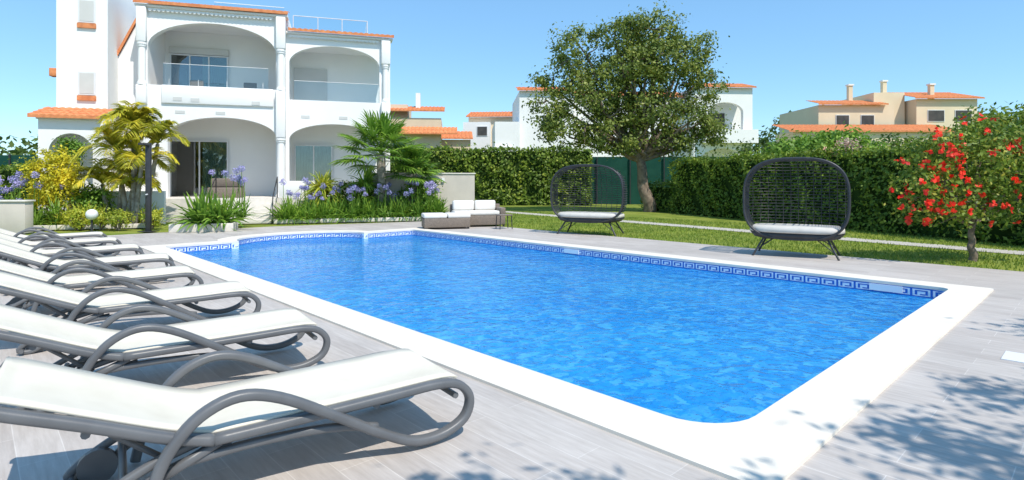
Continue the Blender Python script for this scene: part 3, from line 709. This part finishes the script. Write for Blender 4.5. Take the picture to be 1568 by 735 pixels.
def fanpalm(name,x,y,hh,nf=26,stalk=1.0,fr=.75,m_=None):
    e=empty(name); top=np.array([x,y,hh]); st=[];lf=[];w=[]
    for k in range(nf):
        az=2.4*k; el=.1+1.75*(k/nf)+rng.normal(0,.08); d=np.array([math.cos(az)*math.sin(el),math.sin(az)*math.sin(el),math.cos(el)])
        sl=stalk*rng.uniform(.8,1.1); c=top+d*sl+np.array([0,0,-.12*sl]); st.append([top,top+d*sl*.5,c])
        side=unit(np.cross(d,[0.1,0,1.]))
        for j in range(24):
            a=-2.0+4.0*j/23; dirv=unit(d*math.cos(a)+side*math.sin(a)+np.array([0,0,-.05]))
            ll=fr*(1-.12*abs(a))*rng.uniform(.9,1.05)
            lf.append([c,c+dirv*ll*.35,c+dirv*ll*.7+np.array([0,0,-.03]),c+dirv*ll+np.array([0,0,-.16*ll])]); w.append(.07)
    tube('trunk',[[(x,y,0),(x+.03,y,hh*.5),(x,y,hh)]],.17,PALMBARK,e); tube('stalks',st,.014,m_,e,res=1); ribbons('fan_leaves',lf,w,m_,e)
X,Y=to_h(8.75,-2.0); fanpalm('fan_palm',X,Y,2.5,36,1.1,1.0,L_STRAP)
X,Y=to_h(10.0,-1.8); fanpalm('fan_palm',X,Y,1.8,24,.7,.75,L_STRAP)

def bush(name,x,y,z,rx,ry,rz,m_,ncl=60,per=40,size=.1,core=True,rcl=.12):
    e=empty(name); p,nr=crown([(x,y,z,rx,ry,rz)],ncl,per,rcl); leaves('foliage',p,nr,size,m_,e)
    p,nr=crown([(x,y,z,rx*.75,ry*.75,rz*.75)],ncl//3,per,rcl,.1); leaves('inner_foliage',p,nr,size,m_,e)
    tube('stems',[[(x+rng.normal(0,.05),y,0),(x+rng.normal(0,rx*.4),y+rng.normal(0,ry*.3),z)] for _ in range(6)],.02,BARK,e)
    return e
bush('croton_bush',-14.6,18.2,1.55,.8,.5,1.0,L_YEL,130)
bush('green_shrub',-13.7,18.7,.8,.5,.5,.6,L_STRAP)
bush('hanging_shrub',*to_h(-1.65,-1.35),2.5,.45,.25,.5,L_STRAP,50,30,.09)
for (x,y) in ((-12.0,17.4),(-11.3,17.9),(-12.6,17.5),(-13.3,17.5)):
    bush('small_shrub',x,y,.35,.35,.3,.3,L_YG,25,25,.08,rcl=.07)
bush('foliage_shrub',*to_h(10.3,-2.0),.9,.8,.5,.7,L_STRAP,70,35,.12)
bush('foliage_shrub',*to_h(7.5,-1.6),.9,.6,.3,.6,L_HEDGE,50,35,.11)
s=empty('outdoor_shower',(-10.75,16.9,0)); box('post',-.07,.07,-.05,.05,0,2.62,DKMET,s,.01); box('shower_head',-.07,.07,-.38,-.05,2.54,2.60,DKMET,s,.01); tube('tap',[[(0,-.05,1.1),(0,-.12,1.1)]],.02,FRW,s); box('base_plate',-.2,.2,-.2,.2,0,.02,DKMET,s)
g=empty('globe_lamp',(-12.5,17.0,0)); tube('stem',[[(0,0,0),(0,0,.36)]],.03,DKMET,g)
bpy.ops.mesh.primitive_uv_sphere_add(segments=24,ring_count=16,radius=.16,location=(0,0,.5)); o=bpy.context.object; o.name='globe'; o.data.materials.append(PLASTICW); o.parent=g
for p in o.data.polygons: p.use_smooth=True

# ------------------------------------------------ hedges
def hedge(name,p0,p1,wd,hh,m_,dens=260,size=.13,core=GCORE):
    e=empty(name); p0=np.array(p0,float); p1=np.array(p1,float); Ln=np.linalg.norm(p1-p0); d=(p1-p0)/Ln; nv=np.array([d[1],-d[0]])
    def P(s,t,z):
        q=p0[None]+d[None]*s[:,None]+nv[None]*t[:,None]; return np.column_stack([q,z])
    pts=[];nr=[]
    for side in (1,-1):
        n_=int(Ln*hh*dens*(1 if side==1 else .4)); s=rng.uniform(0,Ln,n_); z=rng.uniform(0,hh,n_)
        b=.11*np.sin(s*2.3+1)+.09*np.sin(s*5.1+z*3)+.08*np.sin(z*4.2+s*1.3)+.06*np.sin(s*11+z*9)
        t=side*(wd/2+b-rng.random(n_)**2*.2)
        pts.append(P(s,t,z)); q=np.zeros((n_,3)); q[:,:2]=nv*side; q[:,2]=.35; nr.append(q)
    n_=int(Ln*wd*dens*1.1); s=rng.uniform(0,Ln,n_); t=rng.uniform(-wd/2,wd/2,n_)
    z=hh+.07*np.sin(s*1.7)+.06*np.sin(s*4.3+t*3)+rng.normal(0,.05,n_)+(rng.random(n_)>.93)*rng.random(n_)*.4
    pts.append(P(s,t,z)); nr.append(np.tile([0,0,1.],(n_,1)))
    for s0 in (0,Ln):
        n_=int(wd*hh*dens); pts.append(P(s0+rng.normal(0,.06,n_),rng.uniform(-wd/2,wd/2,n_),rng.uniform(0,hh,n_))); q=np.zeros((n_,3)); q[:,:2]=d*(1 if s0 else -1); nr.append(q)
    leaves('foliage',np.concatenate(pts),np.concatenate(nr),size,m_,e,jit=.6)
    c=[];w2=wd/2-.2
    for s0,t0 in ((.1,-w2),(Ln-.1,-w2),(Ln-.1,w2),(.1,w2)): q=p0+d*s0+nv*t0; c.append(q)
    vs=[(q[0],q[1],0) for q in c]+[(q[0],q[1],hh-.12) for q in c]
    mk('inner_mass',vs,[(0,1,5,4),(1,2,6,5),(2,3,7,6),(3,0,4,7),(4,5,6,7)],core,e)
    return e
hedge('clipped_hedge',(-9,36.5),(4.9,36.0),1.2,3.45,L_HEDGE,120,.22)
hedge('clipped_hedge',(8.3,27.5),(12.2,14.5),1.3,2.4,L_HEDGE,330,.13)
hedge('clipped_hedge',(12.2,14.5),(15,5),1.3,2.35,L_HEDGE,200,.13)
hedge('low_hedge',(7.2,29.6),(8.2,27.8),1.0,1.3,L_HEDGE,200,.15)
hedge('clipped_hedge',(-26,24),(-16.6,21.5),1.2,2.0,L_HEDGE,200,.14)
f=empty('green_mesh_fence')
mk('net',[(3.5,38,0),(20,34,0),(20,34,2.95),(3.5,38,3.1)],[(0,1,2,3)],FENCE,f)
tube('posts',[[(3.5+16.5*t,37.9-4*t,0),(3.5+16.5*t,37.9-4*t,3.05)] for t in np.linspace(0,1,9)],.04,DKMET,f)
f=empty('green_mesh_fence')
mk('net',[(-32,27.5,0),(-17.5,24.5,0),(-17.5,24.5,2.6),(-32,27.5,2.75)],[(0,1,2,3)],FENCE,f)
tube('posts',[[(-32+14.5*t,27.4-3*t,0),(-32+14.5*t,27.4-3*t,2.7)] for t in np.linspace(0,1,7)],.04,DKMET,f)
bush('oleander_shrub',11.8,20.5,2.3,1.5,.9,1.0,L_STRAP,130,40,.16,rcl=.2)
bush('oleander_shrub',13.0,25,2.4,2.2,1.0,1.0,L_STRAP,150,40,.2,rcl=.25)
e=empty('pink_blossom_shrub'); p,nr=crown([(11.0,19.0,2.55,.6,.4,.35)],40,14,.1); leaves('blossoms',p,nr,.08,L_PINKF,e)
bush('tall_shrub',14.2,15.5,2.5,1.3,1.0,1.0,L_HIB,120,40,.13,rcl=.2)

mk('garden_path',[(-1.0,28.2,-.02),(4.0,21.2,-.02),(10.6,11.6,-.02),(16,3.7,-.02),(16.7,4.2,-.02),(11.25,12.1,-.02),(4.7,21.7,-.02),(-.2,28.7,-.02)],[(0,1,6,7),(1,2,5,6),(2,3,4,5)],GRAVEL)
n_=42000; a=rng.uniform(9.45,17,n_); b=rng.uniform(-3,20,n_)
gx=NX+a*cu_-b*su_; gy=NY+a*su_+b*cu_
tp=np.interp(gy,[3.7,11.6,21.2,28.2],[16.2,10.8,4.2,-.6])
keep=(np.abs(gx-tp-.15)>.42)&(gy>4); gx,gy=gx[keep],gy[keep]; n_=len(gx)
pz=np.column_stack([gx,gy,np.full(n_,-.03)]); dv=np.column_stack([rng.normal(0,.02,n_),rng.normal(0,.02,n_),rng.uniform(.03,.075,n_)])
sd=unit(rng.normal(0,1,(n_,3))*[1,1,0])*.012
fastmesh('lawn_blades',np.stack([pz-sd,pz+sd,pz+dv],axis=1),3,L_LAWN)

# ------------------------------------------------ trees
def limb(p0,p1,wob=.15,n_=7):
    p0=np.array(p0,float);p1=np.array(p1,float); L=[]
    for i in range(n_):
        t=i/(n_-1); L.append(p0+(p1-p0)*t+(rng.normal(0,wob,3) if 0<i<n_-1 else 0)*np.array([1,1,.4]))
    return crom(L,3)
def tree(name,base,fork,ells,ncl,per,rcl,size,m_,r0=.25,wob=.06,shell=.5):
    e=empty(name); tr=[];rad=[]
    T=limb(base,fork,wob); tr.append(T); rad.append(list(np.linspace(1.25,.8,len(T))))
    for (cx,cy,cz,rx,ry,rz) in ells:
        for k in range(2):
            q=np.array([cx,cy,cz])+rng.normal(0,.35,3)*np.array([rx,ry,rz])
            L=limb(np.array(fork)+np.array([0,0,-.1*k]),q,wob*2); tr.append(L); rad.append(list(np.linspace(.5,.12,len(L))))
            for _ in range(2):
                s=L[rng.integers(len(L)//2,len(L))]; q2=s+unit(rng.normal(0,1,3)+np.array([0,0,.3]))*rx*.7
                L2=limb(s,q2,wob,5); tr.append(L2); rad.append(list(np.linspace(.2,.05,len(L2))))
    tube('trunk_and_limbs',tr,r0,BARK,e,radii=rad)
    p,nr=crown(ells,ncl,per,rcl,shell); leaves('foliage',p,nr,size,m_,e)
    return e
ells=[(2.3,28.2,6.6,1.1,1.0,1.0),(1.8,28,5.1,1.1,1.0,.8),(2.7,27.6,4.0,1.3,1.1,.9),(3.2,28,8.0,1.2,1.1,1.0),(3.9,27.3,5.7,1.5,1.2,1.2),
      (5.2,28,8.6,1.1,1.1,.8),(6.9,28,8.9,1.4,1.2,1.0),(5.5,27.2,6.9,1.4,1.2,1.0),(4.9,27.2,3.7,1.6,1.2,.9),(7.6,27.3,7.2,1.5,1.2,1.1),
      (8.8,28,8.0,1.0,.9,.9),(9.4,28,6.1,1.0,1.0,.9),(6.6,27.2,4.9,1.4,1.2,1.0),(8.6,27.6,4.4,1.3,1.1,.9),(9.9,28,3.9,.8,.8,.7),(7.7,27.8,3.4,1.3,1.0,.7),(5.8,29,6.2,2.4,1.4,2.2)]
tree('carob_tree',(6.8,28.2,0),(6.3,28.1,2.6),ells,780,62,.24,.16,L_TREE,.26,shell=.62)
ells=[(8.5,10.7,1.75,.8,.8,.65),(9.3,10.8,1.6,.7,.7,.65),(7.7,10.6,1.45,.55,.6,.55),(8.8,10.8,2.25,.55,.5,.45),(7.95,10.7,2.0,.45,.4,.45),(9.8,10.9,2.1,.6,.5,.5),(9.6,10.9,1.2,.6,.5,.45),(8.3,10.5,1.05,.7,.5,.38),(7.5,10.6,1.0,.35,.4,.3)]
e=tree('hibiscus_tree',(8.66,10.75,0),(8.65,10.75,.75),ells,380,24,.13,.085,L_HIB,.055,wob=.015,shell=.4)
P=[];Q=[]
for k in range(150):
    i=rng.integers(len(ells)); E=np.array(ells[i]); d=unit(rng.normal(0,1,3)+np.array([-.4,-.8,.1])); c=E[:3]+d*E[3:]*1.12
    for j in range(7):
        P.append(c+rng.normal(0,.008,3)); Q.append(unit(d+rng.normal(0,.5,3)))
leaves('red_flowers',np.array(P),np.array(Q),.075,L_RED,e,asp=.95,jit=.25)
ells=[(2.0,.0,4.6,.9,.35,.35),(3.3,-.15,4.7,.9,.4,.5),(4.9,.45,4.9,1.1,.5,.5),(6.3,1.1,5.0,1.2,.6,.5),(7.7,2.5,5.2,.8,.7,.4),(5.4,-.3,5.0,1.5,.6,.5)]
tree('olive_tree',(7.5,-2.2,0),(6.3,-.8,3.4),ells,90,55,.17,.12,L_TREE,.08,shell=.2)
def treeline(name,ells,ncl,per,rcl,size,m_=L_FAR):
    p,nr=crown(ells,ncl,per,rcl,.5); return leaves(name,p,nr,size,m_,None)
E=[]
for k in range(30):
    x=-75+k*4.5+rng.uniform(-1,1)
    E.append((x,75+rng.uniform(-3,3),3.2,3.2,2,rng.uniform(2.2,4.5)))
for k in range(14): E.append((33+k*4.5,72+rng.uniform(-3,3),5.5,3.2,2,rng.uniform(3.4,5.2)))
for k in range(5): E.append((-37+k*3.2,42+rng.uniform(-1,1),2.8,2.2,1.5,rng.uniform(1.3,2.4)))
treeline('distant_trees',E,1500,40,.7,.55)
E=[(13.5+k*2.2,31,2.6,1.5,1,1.3) for k in range(6)]
treeline('garden_shrubs',E,260,35,.3,.22)
treeline('palm_and_shrub_mass',[(15.5,18,2.4,1.6,1.2,1.5),(17.5,16,2.4,1.6,1.2,1.5),(13.6,13.5,2.2,.9,.8,.9)],240,40,.22,.14,L_HIB)

# ------------------------------------------------ neighbouring buildings
def win(e,x,y,z,w,hh,m_=ROOM):
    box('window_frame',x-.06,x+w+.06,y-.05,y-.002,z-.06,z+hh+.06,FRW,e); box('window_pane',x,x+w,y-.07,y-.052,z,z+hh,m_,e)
b=empty('neighbour_villa',(0,46,0),4)
box('left_wing',.6,5,0,8,0,8.75,WHITE,b); box('middle',5,15,2,10,0,8.6,WHITE,b)
box('gable_wing',-1.4,.58,-.6,6,0,6.2,WHITE,b)
box('parapet',-1.5,.0,-.9,-.62,0,4.2,WHITE,b)
tile_roof('roof_left',.4,5.1,-.3,8.8,2.2,9.4,b,.35,.06)
tile_roof('roof_middle',5.1,15,1.8,8.7,4,9.4,b,.35,.06)
arch_wall('right_wing_front',15,20,0,9.2,0,.4,[(16.2,19.2,5.6,7.2,8.0),(15.6,19.4,.5,3.2,4.2)],WHITE,b)
box('right_wing_rear',15,19.98,1.8,8,0,9.2,WHITE,b); box('right_wing_floor',15,19.9,.4,1.8,4.4,4.8,WHITE,b); box('right_wing_top',15,19.9,.4,1.8,8.9,9.19,WHITE,b)
box('balcony_front',15.6,20.1,-.8,-.0,4.6,5.7,WHITE,b)
tile_roof('roof_right',14.8,20.2,-.3,9.25,2.2,9.9,b,.35,.06)
win(b,2.5,0,5.6,.8,1.2); win(b,16.8,1.8,5.6,1.6,1.7)
b=empty('beige_house',(-7.6,50,0),6)
box('body',-4,1.4,0,6,0,7.0,BEIGE,b); box('upper_body',-4,-1.6,1,6,7.0,8.3,BEIGE,b)
tile_roof('roof_low',-4.2,2.8,-.8,5.6,0,6.2,b,.35,.06); tile_roof('roof_high',-4.2,1.7,-.4,7.6,2.5,8.3,b,.35,.06)
box('wing',1.4,4,1,6,0,5.2,BEIGE,b); tile_roof('roof_wing',1.2,4.2,.6,5.3,3,6.1,b,.35,.06)
box('chimney',-.9,-.5,1.4,1.9,8.0,9.4,WHITE,b); win(b,-2.4,0,4.3,.8,1)
b=empty('pale_house',(-1.6,60,0),-5)
box('body',-3,2.6,0,6,0,8.2,PINK,b); box('lower',-3.4,-.6,-1,0,0,7.6,WHITE,b); tile_roof('roof',-3.2,2.8,-.4,8.25,3,9.1,b,.35,.06)
box('chimney',1.9,2.3,1,1.5,8.4,10.2,PINK,b); win(b,-1.9,-1,6.2,1,.9)
b=empty('terracotta_roof_villa',(0,55,0),0)
box('left_block',29.5,36.8,0,8,0,8.8,PINK,b); tile_roof('left_roof',29.3,36,-.4,8.85,2.2,9.5,b,.4,.07)
box('stair_block',35.2,38.2,.6,6,0,10.1,PINK,b); box('mid_block',36.8,38.5,1.2,8,0,9.0,PINK,b)
box('right_block',38.5,44.3,-.6,8,0,9.3,PINK,b)
tile_roof('right_roof',38.1,44.7,-1.0,9.35,3.4,10.5,b,.4,.07)
tile_roof('veranda_roof',24.5,40,-4.5,5.9,-.7,6.8,b,.4,.07)
box('veranda',25,39.5,-4.2,-.8,0,5.85,PINK,b)
for x in (31.2,33.6): win(b,x,0,6.9,1.2,.9)
for x in (39.6,42.2): win(b,x,-.6,7.2,1.5,1.0)
for (x,y,zt) in ((33.6,2,11.0),(37.0,2,11.4),(41.0,1,10.9)):
    box('chimney',x,x+.4,y,y+.4,8.8,zt,PINK,b); box('chimney_cap',x-.08,x+.48,y-.08,y+.48,zt,zt+.15,WHITE,b)

# ------------------------------------------------ light, sky, camera
EL=55; sdir=Vector((.60*math.cos(R(EL)),-.80*math.cos(R(EL)),math.sin(R(EL))))
sun=bpy.data.lights.new('sun','SUN'); sun.energy=4.7; sun.angle=R(.5); sun.color=(1,.94,.85)
so=bpy.data.objects.new('sun',sun); so.rotation_euler=sdir.to_track_quat('Z','Y').to_euler(); link(so)
w=bpy.data.worlds.new('World'); sc.world=w; w.use_nodes=True; nt=w.node_tree
sky=nt.nodes.new('ShaderNodeTexSky'); sky.sky_type='NISHITA'; sky.sun_disc=False; sky.sun_elevation=R(EL); sky.sun_rotation=math.atan2(.60,-.80)
sky.air_density=1.0; sky.dust_density=.0; sky.ozone_density=1.5; sky.altitude=0
mul=nt.nodes.new('ShaderNodeMix'); mul.data_type='RGBA'; mul.blend_type='MULTIPLY'; mul.inputs[0].default_value=1; mul.inputs[7].default_value=(1.02,1.24,1.38,1)
nt.links.new(sky.outputs[0],mul.inputs[6])
mx=nt.nodes.new('ShaderNodeMix'); mx.data_type='RGBA'; mx.inputs[0].default_value=.42; mx.inputs[7].default_value=(1.7,4.0,6.5,1)
nt.links.new(mul.outputs[2],mx.inputs[6])
bg=nt.nodes['Background']; bg.inputs['Strength'].default_value=.15; nt.links.new(mx.outputs[2],bg.inputs[0])
cam=bpy.data.cameras.new('camera'); cam.sensor_width=36; cam.lens=875/1568*36; cam.shift_y=-(367.5-277)/1568; cam.clip_end=6000; cam.clip_start=.05
co_=bpy.data.objects.new('camera',cam); co_.location=(0,0,1.5); co_.rotation_euler=(R(90),0,0); link(co_); sc.camera=co_
